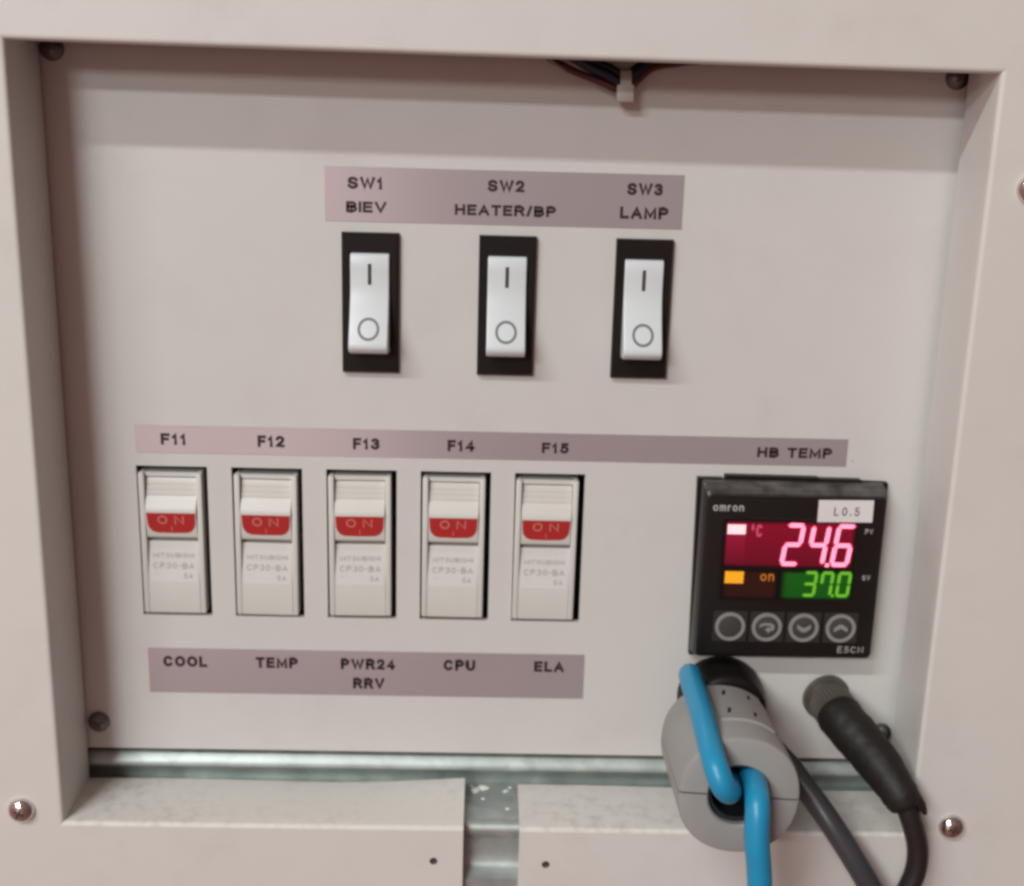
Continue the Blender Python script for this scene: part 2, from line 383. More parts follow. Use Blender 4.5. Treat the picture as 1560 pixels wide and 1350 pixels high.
def lettering(text, x0, x1, z0, z1, y, m, parent, bold=0.17, name='lettering', loc=(0, 0, 0), surf=None, thick=0.06, gap=0.30):
    """flat print: text fitted to the box x0..x1, z0..z1, lying on plane y (or on surface y = surf(z)); bold = stroke / height"""
    H = z1 - z0; t = bold * H
    units = sum(GL_[c][0] for c in text); k = (x1 - x0) / (units + gap * (len(text) - 1)) if len(text) > 1 else (x1 - x0) / units
    bm = B(); x = x0; lay = 0
    for c in text:
        w, strokes = GL_[c]; w *= k
        for st_ in strokes:
            P = [Vector((x + (t / 2 + q[0] * (w - t) if w > t else w / 2), z0 + t / 2 + q[1] * (H - t))) for q in st_]
            closed = (P[0] - P[-1]).length < 1e-5
            if closed: P = P[:-1]
            n = len(P); Lf = []; Rt = []
            for i in range(n):
                a = P[i - 1] if (i > 0 or closed) else None; b = P[(i + 1) % n] if (i < n - 1 or closed) else None
                d0 = (P[i] - a).normalized() if a is not None else None; d1 = (b - P[i]).normalized() if b is not None else None
                d0 = d0 or d1; d1 = d1 or d0
                nn = Vector((-(d0.y + d1.y), d0.x + d1.x))
                nn = nn.normalized() if nn.length > 1e-6 else Vector((-d0.y, d0.x))
                sc_ = min(1.6, 1 / max(.3, nn.dot(Vector((-d1.y, d1.x)))))
                p = P[i]
                if a is None: p = p - d1 * t / 2
                if b is None: p = p + d0 * t / 2
                for S, sg in ((Lf, 1), (Rt, -1)):
                    q = p + nn * (sg * sc_ * t / 2)
                    yy = surf(q.y) if surf else y
                    S.append(bm.verts.new((q.x, yy - thick - .004 * lay, q.y)))
            for i in range(n if closed else n - 1):
                j = (i + 1) % n
                bm.faces.new((Lf[i], Rt[i], Rt[j], Lf[j]))
            lay = (lay + 1) % 4
        x += w + gap * k
    return obj(name, bm, m, parent, loc)

PY = 23.5       # front of the inner control panel
# ------------------------------------------------------------------ cabinet housing: one folded sheet round the opening
house = thing('equipment_housing', (0, 0, -150), 'off-white painted steel cabinet front framing the recessed opening', 'cabinet')
HZ = 150
OP = dict(TL=(-111.2, 114.5), TR=(110.9, 113.1), BL=(-110.9, -80.4), BR=(111.0, -80.4))
BR_ = 1.1       # bend radius
def sheet(name, bm, m, parent, loc, th=1.0):
    o = obj(name, bm, m, parent, loc, smooth=True, angle=35)
    s = o.modifiers.new('sheet', 'SOLIDIFY'); s.thickness = th * MM; s.offset = -1
    es = o.modifiers.new('edges', 'EDGE_SPLIT'); es.split_angle = math.radians(35)
    return o
bm = B()
e = BR_
oTL, oTR, oBL, oBR = (-111.2 - e, 114.5 + e), (110.9 + e, 113.1 + e), (-110.9 - e, -80.4 - e), (111.0 + e, -80.4 - e)
GL, GR = -6.85, 7.9     # the slot between the two lower flaps
X0, X1, Z0, Z1 = -190, 195, -150, 210
def fq(*pts): quad(bm, [(x, 0, z + HZ) for x, z in pts])
fq((X0, Z1), oTL, oTR, (X1, Z1))
fq((X0, Z1), (X0, Z0), oBL, oTL)
fq((X1, Z1), oTR, oBR, (X1, Z0))
fq((X0, Z0), (GL, Z0), (GL, oBL[1]), oBL)
fq((GR, Z0), (X1, Z0), oBR, (GR, oBR[1]))
bmesh.ops.remove_doubles(bm, verts=bm.verts, dist=0.001)
bmesh.ops.recalc_face_normals(bm, faces=bm.faces)
bm.faces.ensure_lookup_table(); bm.normal_update()
if bm.faces[0].normal.y > 0: bmesh.ops.reverse_faces(bm, faces=bm.faces)
sheet('face_plate', bm, 'paint', house, (0, 0, 0))

def flange(name, A, Bc, outw, depth, m, segs=1, endA=True, endB=True, lift=None):
    """A, Bc: opening corners (x, z); outw: unit outward (x, z) normal; arc then a straight return to depth"""
    bm = B(); prof = [(BR_ * (1 - math.sin(t)), BR_ * (1 - math.cos(t))) for t in (math.pi / 2 * k / 6 for k in range(7))]
    prof += [(0, BR_ + (depth - BR_) * k / 6) for k in range(1, 7)]
    ax = (Vector(Bc) - Vector(A)).normalized(); rows = []
    for o, y in prof:
        a = Vector(A) + Vector(outw) * o - (ax * o if endA else Vector((0, 0)))
        b = Vector(Bc) + Vector(outw) * o + (ax * o if endB else Vector((0, 0)))
        row = []
        for k in range(segs + 1):
            q = a.lerp(b, k / segs)
            dz = lift(k / segs, y / depth) if lift else 0
            row.append(bm.verts.new((q.x, y, q.y + dz + HZ)))
        rows.append(row)
    for r0, r1 in zip(rows, rows[1:]):
        for k in range(segs): bm.faces.new((r0[k], r0[k + 1], r1[k + 1], r1[k]))
    bm.normal_update()
    bm.faces.ensure_lookup_table(); f = bm.faces[-1]
    if f.normal.x * outw[0] + f.normal.z * outw[1] > 0: bmesh.ops.reverse_faces(bm, faces=bm.faces)
    return sheet(name, bm, m, house, (0, 0, 0))
flange('side_flange', OP['TL'], OP['BL'], (-1, 0), 22.6, 'paint')
flange('side_flange', OP['TR'], OP['BR'], (1, 0), 20.6, 'paint')
flange('top_flange', OP['TL'], OP['TR'], (0, 1), 13.0, 'paint')
def lift_left(u, d): return (1.5 * max(0, (u - 0.62) / 0.38) ** 1.6 + 0.25 * math.sin(u * 7)) * d
def lift_right(u, d): return (0.35 * math.sin(u * 5 + 1)) * d
o = flange('ledge_flange', OP['BL'], (GL, -80.4), (0, -1), 22.3, 'ledge', 24, True, False, lift_left)
o = flange('ledge_flange', (GR, -80.4), OP['BR'], (0, -1), 21.6, 'ledge', 24, False, True, lift_right)

# the closed box behind, so that no light leaks in round the panel
bm = B(); box(bm, -160, 160, 1.2, 90, -140 + HZ, 180 + HZ)
bm.faces.ensure_lookup_table()
bmesh.ops.delete(bm, geom=[f for f in bm.faces if abs(f.calc_center_median().y - 1.2) < 0.01], context='FACES')
obj('inner_box', bm, 'interior', house)

# screws ---------------------------------------------------------------
def screw(parent, loc, r, h, rot=0.3, name='screw', m='screw'):
    bm = B()
    lathe(bm, [(0, r), (h * .18, r), (h * .5, r * .9), (h * .78, r * .68), (h * .94, r * .38), (h, 0)], (0, 0, 0), (0, -1, 0), 28)
    s = obj(name, bm, m, parent, loc, smooth=True, angle=70)
    bm = B()
    box(bm, -r * .42, r * .42, -h * 1.02, -h * .6, -r * .09, r * .09); box(bm, -r * .09, r * .09, -h * 1.021, -h * .6, -r * .42, r * .42)
    c = obj('cross_recess', bm, 'recess', s); c.rotation_euler = (0, rot, 0)
    return s
for (x, z, a) in ((-121.5, -76.8, 0.5), (122.0, -78.0, 0.25), (120.9, 87.8, 0.9), (-121.5, 88.5, 0.2)):
    screw(house, (x, 0, z + HZ), 3.45, 2.5, a)
# small punched holes in the lower flaps, each a countersunk dimple with a dark rivet bore
for (x, z) in ((-14.6, -90.5), (15.1, -91.1)):
    bm = B(); lathe(bm, [(-0.05, 0.0), (-0.05, 0.62), (0.10, 0.85), (0.0, 1.05)], (0, 0, 0), (0, -1, 0), 18)
    h = obj('rivet_hole', bm, 'recess', house, (x, -0.06, z + HZ), smooth=True)

# ------------------------------------------------------------------ inner control panel with the five breaker cut-outs
panel = thing('control_panel', (0, PY, -71.6), 'flat beige inner control panel plate carrying switches, breakers and controller', 'control panel')
PZ = 71.6
KX, KP, KW, KT, KH = -93.79, 24.64, 18.38, 9.95, 41.75
holes = [(KX + i * KP, KX + i * KP + KW, KT - KH, KT) for i in range(5)]
bm = B()
xs = sorted({-119, 119} | {round(v, 3) for h in holes for v in h[:2]}); zs = [-71.6, KT - KH, KT, 140]
V = {}
def pv(i, j, y):
    if (i, j, y) not in V: V[(i, j, y)] = bm.verts.new((xs[i], y, zs[j] + PZ))
    return V[(i, j, y)]
def is_hole(i, j): return j == 1 and 1 <= i < len(xs) - 2 and i % 2 == 1
TH = 1.6
for i in range(len(xs) - 1):
    for j in range(3):
        if is_hole(i, j):
            c = [(i, j), (i + 1, j), (i + 1, j + 1), (i, j + 1)]
            for k in range(4):
                a, b = c[k], c[(k + 1) % 4]
                bm.faces.new((pv(*a, 0), pv(*a, TH), pv(*b, TH), pv(*b, 0)))
        else:
            bm.faces.new((pv(i, j, 0), pv(i + 1, j, 0), pv(i + 1, j + 1, 0), pv(i, j + 1, 0)))
            bm.faces.new((pv(i, j, TH), pv(i, j + 1, TH), pv(i + 1, j + 1, TH), pv(i + 1, j, TH)))
            if j == 0: bm.faces.new((pv(i, 0, 0), pv(i, 0, TH), pv(i + 1, 0, TH), pv(i + 1, 0, 0)))
bmesh.ops.recalc_face_normals(bm, faces=bm.faces)
obj('plate', bm, 'panel', panel)
for (x, z, a) in ((-108.3, 113.2, 0.2), (109.2, 112.2, 0.6), (-107.5, -63.6, 0.9), (108.6, -63.4, 0.4)):
    screw(panel, (x, 0, z + PZ), 2.9, 2.2, a, m='dull')

# ------------------------------------------------------------------ galvanised rail under the panel, and the channel seen through the slot
rail = thing('mounting_rail', (0, 26, -83.5), 'dull galvanised steel rail running under the control panel', 'rail')
bm = B()
prof = [(2, 29.5), (-73.0, 29.5), (-73.3, 26.6), (-74.0, 25.4), (-75.6, 24.2), (-76.6, 23.8), (-77.4, 24.0), (-78.1, 24.8), (-78.7, 26.0), (-79.8, 27.0), (-82.6, 27.6), (-82.6, 31.2), (2, 31.2)]
prof[0] = (-64, 29.5); prof[-1] = (-64, 31.2)
prism_x(bm, [(z + 83.5, y - 26) for z, y in prof], -116, 116)
obj('rolled_lip', bm, 'galv', rail, smooth=True, angle=50)
bm = B(); box(bm, -116, 116, 7.6 - 26, 30 - 26, -83.6 + 83.5, -82.6 + 83.5, 0.2)
obj('bottom_tray', bm, 'galv', rail, smooth=True, angle=30)
chan = thing('support_channel', (0, 6, -108), 'grey folded steel channel visible in the slot below the rail', 'channel')
bm = B()
prof = [(-82.4, 7.2), (-82.0, 5.6), (-82.8, 4.4), (-84.6, 4.2), (-86.0, 5.2), (-87.0, 6.3), (-94.6, 6.6), (-96.0, 5.6), (-97.2, 2.2), (-110, 2.2), (-110, 8.5), (-86, 8.5), (-84, 7.4)]
prism_x(bm, [(z + 108, y - 6) for z, y in prof], -60, 60)
obj('folded_web', bm, 'galv', chan, smooth=True, angle=50)

fl = [(-3.9, 22.2, 2.0), (-1.6, 23.6, 1.7), (-0.6, 23.5, 1.2), (-1.7, 18.0, 0.7), (4.6, 22.0, 1.0), (4.9, 13.0, 0.75), (5.8, 24.0, 0.7), (-5.0, 24.4, 0.8)]
for k, (x, y, s) in enumerate(fl):
    bm = B(); bmesh.ops.create_icosphere(bm, subdivisions=1, radius=s)
    for v in bm.verts: v.co = Vector((v.co.x * random.uniform(.6, 1.2), v.co.y * random.uniform(.6, 1.2), max(-0.0, v.co.z * random.uniform(.25, .6))))
    tag(obj('paint_flake', bm, 'flake', None, (x, y, -82.58)), 'small white crumb lying on the galvanised tray in the slot', 'crumb', 'white crumbs in the slot')

# ------------------------------------------------------------------ printed label strips
def strip(x0, x1, z0, z1, label, texts):
    t = thing('label_strip', ((x0 + x1) / 2, PY, z0), label, 'label')
    cx = (x0 + x1) / 2
    bm = B(); box(bm, x0 - cx, x1 - cx, -0.16, 0.0 - 0.01, 0, z1 - z0, 0.05, 1)
    obj('film', bm, 'strip', t)
    for (s, a, b, c, d) in texts:
        i = 0.04
        lettering(s, a - cx + i, b - cx - i, d - z0 - .12, c - z0 + .12, -0.17, 'ink', t, bold=0.25, gap=0.18)
    return t
strip(-44.0, 44.45, 74.1, 87.4, 'mauve label strip reading SW1 BIEV, SW2 HEATER/BP and SW3 LAMP', [
    ('SW1', -38.4, -29.6, 84.9, 82.2), ('BIEV', -38.8, -28.8, 78.95, 76.5), ('SW2', -4.0, 5.1, 85.0, 82.35), ('HEATER/BP', -12.0, 13.1, 78.9, 76.5),
    ('SW3', 30.4, 39.3, 85.1, 82.4), ('LAMP', 28.9, 41.0, 79.3, 76.6)])
strip(-93.6, 91.45, 13.5, 21.0, 'long thin mauve label strip reading F11 to F15 and HB TEMP', [
    ('F11', -87.0, -80.3, 18.7, 15.9), ('F12', -62.1, -55.1, 18.65, 15.8), ('F13', -37.5, -30.5, 18.5, 15.7), ('F14', -13.0, -5.9, 18.5, 15.7),
    ('F15', 11.5, 18.6, 18.3, 15.7), ('HB TEMP', 67.8, 87.5, 18.3, 15.8)])
strip(-93.2, 25.1, -54.5, -41.3, 'mauve label strip reading COOL, TEMP, PWR24 RRV, CPU and ELA', [
    ('COOL', -89.2, -77.3, -43.75, -46.65), ('TEMP', -64.2, -52.75, -43.7, -46.6), ('PWR24', -41.2, -26.4, -43.7, -46.6), ('RRV', -37.9, -29.3, -49.4, -52.3),
    ('CPU', -13.3, -4.6, -43.55, -46.5), ('ELA', 11.4, 19.6, -43.55, -46.4)])

# ------------------------------------------------------------------ rocker switches
BX, BP, BW, BT, BH = -39.93, 34.13, 14.27, 71.6, 35.35
RP = [(-5.0, -1.2), (-5.2, -2.3), (-6.0, -2.75), (-9, -2.7), (-13, -2.75), (-16.0, -3.3), (-20, -4.9), (-24, -7.0), (-26.3, -8.2), (-27.3, -8.55), (-28.1, -8.3), (-28.9, -7.5), (-29.5, -6.2), (-29.7, -1.2)]
def rsurf(z):
    P = [(a, b) for a, b in RP[2:11]]
    for (a, ya), (b, yb) in zip(P, P[1:]):
        if b <= z <= a: return ya + (yb - ya) * (a - z) / (a - b)
    return P[-1][1]
def rocker_switch(cx, label):
    t = thing('rocker_switch', (cx, PY, BT), label, 'switch', 'white rocker switches in black bezels')
    # bezel ring, top face proud of the panel by 2 mm
    bm = B(); w = BW / 2; iw = 5.25; it, ib = -4.6, -30.4
    outer0 = [(-w, 0), (w, 0), (w, -BH), (-w, -BH)]
    def rows(off, y): return [bm.verts.new((x - math.copysign(off, x), y, (z - off) if z > -1 else (z + off))) for x, z in outer0]
    r0 = rows(0, -0.01); r1 = rows(0.1, -1.5); r2 = rows(0.55, -2.0)
    inner = [(-iw, it), (iw, it), (iw, ib), (-iw, ib)]
    r3 = [bm.verts.new((x, -2.0, z)) for x, z in inner]
    r4 = [bm.verts.new((x * .97, -1.55, z)) for x, z in inner]
    r5 = [bm.verts.new((x * .97, 4, z)) for x, z in inner]
    for A, Bq in ((r0, r1), (r1, r2), (r2, r3), (r3, r4), (r4, r5)):
        for i in range(4):
            j = (i + 1) % 4; bm.faces.new((A[i], A[j], Bq[j], Bq[i]))
    bm.faces.new(r5)
    bmesh.ops.recalc_face_normals(bm, faces=bm.faces)
    obj('bezel', bm, 'black', t)
    bm = B(); prism_x(bm, RP, -4.85, 4.85)
    es = [e for e in bm.edges if any(abs(abs(f.normal.x) - 1) < .01 for f in e.link_faces)]
    bmesh.ops.bevel(bm, geom=es, offset=0.45, segments=3, affect='EDGES', profile=0.6)
    r = obj('rocker', bm, 'rocker', t, smooth=True, angle=50)
    bm = B(); n = 8
    for k in range(n):
        za, zb = -7.5 - 5.2 * k / n, -7.5 - 5.2 * (k + 1) / n
        quad(bm, [(-.45, rsurf(za) - .05, za), (-.45, rsurf(zb) - .05, zb), (.45, rsurf(zb) - .05, zb), (.45, rsurf(za) - .05, za)])
    obj('on_mark', bm, 'mark', r)
    bm = B(); n = 44; R0, R1, zc = 2.05, 2.70, -23.2
    a = [];  b = []
    for k in range(n):
        th = 2 * math.pi * k / n
        for L, rr in ((a, R0), (b, R1)):
            z = zc + rr * math.sin(th); L.append(bm.verts.new((rr * math.cos(th), rsurf(z) - .06, z)))
    for k in range(n):
        j = (k + 1) % n; bm.faces.new((a[k], a[j], b[j], b[k]))
    obj('off_mark', bm, 'ring', r)
    return t
rs = rocker_switch(BX + BW / 2, 'white rocker switch in black bezel under the SW1 BIEV lettering')
for i, s in ((1, 'SW2 HEATER/BP'), (2, 'SW3 LAMP')):
    c = copy_tree(rs); c.location.x += i * BP * MM; c['label'] = 'white rocker switch in black bezel under the %s lettering' % s

# ------------------------------------------------------------------ circuit breakers, standing in their cut-outs
def breaker(cx, label):
    t = thing('circuit_breaker', (cx - 0.45, PY, KT), label, 'circuit breaker', 'cream circuit breakers in a row')
    w = 8.2; ch = 6.7; zt, zb = -1.75, -40.8
    # case: side rims + back wall + lower face, one mesh
    bm = B()
    box(bm, -w, -ch, -0.7, 7, zb, zt, 0.35); box(bm, ch, w, -0.7, 7, zb, zt, 0.35)
    prism_x(bm, [(zt - .15, 0.6), (zt - 0.15, 7), (zb + .1, 7), (zb + .1, -0.62), (zb + .4, -0.7), (-32.0, -0.7), (-20.9, 0.7), (-20.9, 3.2), (-3.2, 3.2), (-3.0, 0.6)], -ch + .01, ch - .01)
    obj('case', bm, 'cream', t, smooth=True, angle=30)
    bm = B()
    hp = [(-3.4, 4.5), (-3.4, 1.15), (-4.0, 0.9), (-5.2, 0.75), (-5.35, 0.9), (-5.55, 0.7), (-6.6, 0.55), (-6.75, 0.7), (-6.95, 0.5), (-8.0, 0.35), (-8.2, 0.5), (-8.5, 0.25),
          (-9.6, -0.35), (-11.0, -0.95), (-11.7, -1.2), (-12.3, -1.25), (-18.4, -0.4), (-19.3, -0.2), (-19.8, 0.2), (-20.2, 1.0), (-20.2, 4.5)]
    prism_x(bm, hp, -6.55, 6.55)
    h = obj('handle', bm, 'creamh', t, smooth=True, angle=25)
    def fs(z): return -1.25 + (-12.3 - z) * (0.85 / 6.1)
    bm = B()
    out = [(-6.35, -12.5), (6.35, -12.5), (6.2, -15.6), (5.9, -16.7), (5.1, -17.7), (3.9, -18.15), (0, -18.25), (-3.9, -18.15), (-5.1, -17.7), (-5.9, -16.7), (-6.2, -15.6)]
    f = [bm.verts.new((x, fs(z) - .10, z)) for x, z in out]; b = [bm.verts.new((x, fs(z) + .2, z)) for x, z in out]
    bm.faces.new(f)
    for i in range(len(out)):
        j = (i + 1) % len(out); bm.faces.new((f[i], f[j], b[j], b[i]))
    bmesh.ops.recalc_face_normals(bm, faces=bm.faces)
    ri = obj('red_indicator', bm, 'red', h)
    # the raised word on the red band
    for s, x0, x1, z0, z1 in (('O', -3.5, -1.0, -15.6, -13.2), ('N', 0.9, 3.3, -15.6, -13.2), ('I', -0.18, 0.18, -17.7, -16.3)):
        lettering(s, x0, x1, z0, z1, 0, 'pink', h, bold=0.13, surf=lambda z: fs(z) - .10, thick=0.06)
    def ls(z): return 0.7 + (-20.9 - z) * (-1.4 / 11.1)
    bm = B()
    a = [(-6.3, -22.7), (6.3, -22.7), (6.3, -31.9), (-6.3, -31.9)]
    quad(bm, [(x, ls(z) - .06, z) for x, z in a][::-1])
    lb = obj('rating_label', bm, 'rate', t)
    for s, x0, x1, z0, z1 in (('MITSUBISHI', -5.4, 5.4, -25.3, -24.1), ('CP30-BA', -5.4, 5.4, -28.3, -26.7), ('~', -5.0, -4.0, -29.9, -29.4), ('5A', 2.6, 5.0, -30.9, -29.5)):
        lettering(s, x0, x1, z0, z1, 0, 'greyink', lb, bold=0.14, surf=lambda z: ls(z) - .06, thick=0.05)
    return t
names = ['F11 and above COOL', 'F12 and above TEMP', 'F13 and above PWR24 RRV', 'F14 and above CPU', 'F15 and above ELA']
b0 = breaker(KX + KW / 2, 'cream circuit breaker with red ON handle under ' + names[0])
for i in range(1, 5):
    c = copy_tree(b0); c.location.x += (i * KP + (0, .12, -.05, .02, -.12)[i]) * MM; c.location.z += (0, -.12, .05, .1, -.06)[i] * MM; c.rotation_euler = (0, (0, .004, -.003, .002, .005)[i], (0, -.012, .01, -.004, .012)[i]); c['label'] = 'cream circuit breaker with red ON handle under ' + names[i]

# ------------------------------------------------------------------ temperature controller
CF = 15.5                                   # plane of its front face
tcx, tcz = 77.2, -40.0
ctl = thing('temperature_controller', (tcx, PY, tcz), 'black square digital temperature controller showing 24.6 in red and 37.0 in green', 'controller')
def L(x, z): return (x - tcx, z - tcz)
def yl(y): return y - PY
bm = B()
pts = [(52.4, 10.2), (58.9, 10.2), (59.4, 9.4), (59.6, 11.1), (84, 10.9), (84.4, 10.6), (95.3, 10.5), (95.8, 10.0), (102.4, 9.8), (102.2, -39.6), (88, -39.7), (87.4, -40.2), (70, -40.2), (69.4, -39.7), (53.2, -39.8)]
prism_y(bm, [L(*q) for q in pts], yl(21.4), yl(23.45))
obj('gasket', bm, 'black', ctl)
bm = B()
def loop(x0, x1, z0, z1, y, rr):
    o = []
    for (cx, cz, a0) in ((x1 - rr, z1 - rr, 0), (x0 + rr, z1 - rr, 90), (x0 + rr, z0 + rr, 180), (x1 - rr, z0 + rr, 270)):
        for k in range(5):
            a = math.radians(a0 + 22.5 * k); o.append(bm.verts.new((cx + rr * math.cos(a) - tcx, yl(y), cz + rr * math.sin(a) - tcz)))
    return o
rws = [loop(53.2, 101.4, -38.9, 9.9, 21.4, 1.0), loop(53.3, 101.2, -38.6, 9.8, 19.6, 1.0), loop(53.6, 101.0, -37.9, 9.0, 16.6, 1.2), loop(54.0, 100.7, -37.3, 8.0, 15.7, 1.4), loop(54.6, 100.1, -36.7, 7.4, CF, 1.4)]
for A, Bq in zip(rws, rws[1:]):
    for i in range(20):
        j = (i + 1) % 20; bm.faces.new((A[i], A[j], Bq[j], Bq[i]))
bm.faces.new(rws[-1]); bmesh.ops.recalc_face_normals(bm, faces=bm.faces)
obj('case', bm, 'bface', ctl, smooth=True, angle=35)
def plate(name, x0, x1, z0, z1, m, parent, y=CF, th=0.12, off=0.0):
    bm = B(); (a, c), (b, d) = L(x0, z0), L(x1, z1)
    box(bm, a, b, yl(y - th - off), yl(y - off), c, d); return obj(name, bm, m, parent)
# display: glass filter areas with lit segments on them
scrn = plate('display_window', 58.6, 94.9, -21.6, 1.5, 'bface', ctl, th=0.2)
plate('red_field', 59.0, 93.6, -12.2, 1.1, 'scr_red', scrn, off=0.22, th=0.08)
plate('bright_red_column', 59.8, 64.7, -10.9, 0.2, 'scr_redl', scrn, off=0.31, th=0.03)
plate('orange_field', 59.2, 74.4, -20.9, -12.6, 'scr_orange', scrn, off=0.22, th=0.08)
plate('green_field', 74.5, 94.2, -20.9, -12.6, 'scr_green', scrn, off=0.22, th=0.08)
SY = CF - 0.42
plate('lit_bar', 59.9, 64.6, -2.8, -0.2, 'seg_hot', scrn, y=SY, th=0.05)
plate('orange_bar', 60.1, 65.0, -16.4, -13.1, 'seg_or', scrn, y=SY, th=0.05)
SEG = {'2': 'abged', '4': 'fgbc', '6': 'afgedc', '3': 'abgcd', '7': 'fabc', '0': 'abcdef'}
def digit(ch, x0, x1, z0, z1, w, sl, m, halo=None):
    """seven-segment figure; sl = slant in mm over the height"""
    bm = B(); zm = (z0 + z1) / 2; g = w * .14
    def sx(x, z): return x + sl * (z - z0) / (z1 - z0)
    def hor(z, c=0.5):
        a, b = x0 + w * .35, x1 - w * .35; h = w / 2
        return [(a, z), (a + h, z + h), (b - h, z + h), (b, z), (b - h, z - h), (a + h, z - h)]
    def ver(x, za, zb):
        h = w / 2; return [(x, za - g), (x + h, za - h - g), (x + h, zb + h + g), (x, zb + g), (x - h, zb + h + g), (x - h, za - h - g)]
    h = w / 2
    S = dict(a=hor(z1 - h), g=hor(zm), d=hor(z0 + h), f=ver(x0 + h, z1 - h, zm), b=ver(x1 - h, z1 - h, zm), e=ver(x0 + h, zm, z0 + h), c=ver(x1 - h, zm, z0 + h))
    for s in SEG[ch]:
        pts = [L(sx(x, z), z) for x, z in S[s]]
        prism_y(bm, pts, yl(SY - .05), yl(SY))
    d = obj('digit', bm, m, scrn)
    bm = B()                                   # camera bloom round each lit segment, painted as larger glowing shapes behind
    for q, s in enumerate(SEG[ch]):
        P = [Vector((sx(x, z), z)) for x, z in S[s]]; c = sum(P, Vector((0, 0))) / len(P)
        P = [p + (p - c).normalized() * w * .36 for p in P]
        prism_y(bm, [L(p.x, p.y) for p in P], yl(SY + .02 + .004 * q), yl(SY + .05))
    obj('painted_bloom', bm, halo, scrn)
    return d
for ch, x0, x1 in (('2', 74.0, 79.0), ('4', 80.6, 85.7), ('6', 87.1, 92.2)):
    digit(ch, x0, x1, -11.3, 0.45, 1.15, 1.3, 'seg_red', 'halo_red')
for ch, x0, x1 in (('3', 80.6, 84.1), ('7', 85.0, 88.4), ('0', 89.4, 93.0)):
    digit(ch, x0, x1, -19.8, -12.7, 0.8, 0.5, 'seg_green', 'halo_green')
bm = B(); prism_y(bm, [L(x, z) for x, z in ((86.1, -11.4), (87.1, -11.4), (87.1, -10.4), (86.1, -10.4))], yl(SY - .05), yl(SY)); obj('decimal_point', bm, 'seg_red', scrn)
bm = B(); prism_y(bm, [L(x, z) for x, z in ((88.45, -19.8), (89.15, -19.8), (89.15, -19.1), (88.45, -19.1))], yl(SY - .05), yl(SY)); obj('decimal_point', bm, 'seg_green', scrn)
def print_on(s, x0, x1, z0, z1, m, parent, y=CF, bold=0.16, name='lettering'):
    (a, c), (b, d) = L(x0, z0), L(x1, z1)
    return lettering(s, a, b, c, d, yl(y), m, parent, bold, name)
print_on('°C', 66.1, 69.0, -3.5, 0.0, 'seg_redc', scrn, SY, 0.17)
print_on('On', 69.4, 73.0, -15.6, -13.6, 'seg_ord', scrn, SY, 0.2)
print_on('omron', 55.8, 63.8, 3.3, 4.9, 'whiteink', ctl, bold=0.22)
print_on('E5CN', 91.7, 98.6, -35.8, -34.0, 'whiteink', ctl, bold=0.13)
print_on('PV', 95.8, 97.9, -2.3, -0.9, 'whiteink', ctl)
print_on('SV', 96.3, 98.4, -15.1, -13.7, 'whiteink', ctl)
# keys
for k, (x, kind) in enumerate(((62.5, 'blank'), (72.25, 'loop'), (82.05, 'down'), (91.9, 'up'))):
    z = -28.7
    (a, c) = L(x, z)
    bm = B(); box(bm, a - 4.55, a + 4.55, yl(CF - .12), yl(CF), c - 4.3, c + 4.3, 0.08, 1)
    key = obj('key', bm, 'btnbg', ctl)
    bm = B(); ring_y(bm, a, c, 3.05, 4.0, yl(CF - .75), yl(CF - .05)); 
    bmesh.ops.bevel(bm, geom=[e for e in bm.edges if all(abs(v.co.y - yl(CF - .75)) < 1e-4 for v in e.verts)and len(e.link_faces)==2 and abs(e.link_faces[0].normal.dot(e.link_faces[1].normal))<.5], offset=.2, segments=2, affect='EDGES')
    obj('ring', bm, 'btn', key, smooth=True, angle=60)
    bm = B(); lathe(bm, [(0.0, 3.06), (0.25, 3.06), (0.42, 2.2), (0.5, 0)], (a, yl(CF - .1), c), (0, -1, 0), 32)
    obj('button_face', bm, 'btnin', key, smooth=True)
    if kind == 'blank': continue
    if kind == 'loop': ps = [(-1.9, .75), (-.9, 1.25), (1.0, 1.25), (1.95, .6), (1.95, -.4), (1.2, -1.0), (.6, -1.0), (.6, -1.7), (-.5, -.6), (.6, .3), (.6, -.3), (1.0, -.1), (1.1, .3), (.6, .55), (-1.0, .55), (-1.6, .1), (-2.1, .1)]
    elif kind == 'down': ps = [(-1.8, .95), (0, -.05), (1.8, .95), (1.8, -.1), (.5, -1.15), (-.5, -1.15), (-1.8, -.1)]
    else: ps = [(-1.8, -.95), (0, .05), (1.8, -.95), (1.8, .1), (.5, 1.15), (-.5, 1.15), (-1.8, .1)]
    bm = B(); prism_y(bm, [(a + p, c + q) for p, q in ps], yl(CF - .72), yl(CF - .3)); obj('symbol', bm, 'btn', key)
# paper sticker on the controller
st = thing('sticker', (90.2, CF, 0.95), 'small white sticker reading L0.5 stuck on the black controller', 'sticker')
bm = B(); box(bm, -7.2, 7.1, -0.42, -0.30, 0, 6.0, 0.05, 1)
s_o = obj('paper', bm, 'sticker', st); s_o.rotation_euler = (0, -0.012, 0)
lettering('L0.5', -3.1, 3.5, 1.8, 4.1, -0.43, 'mark', st, bold=0.13, gap=.55)

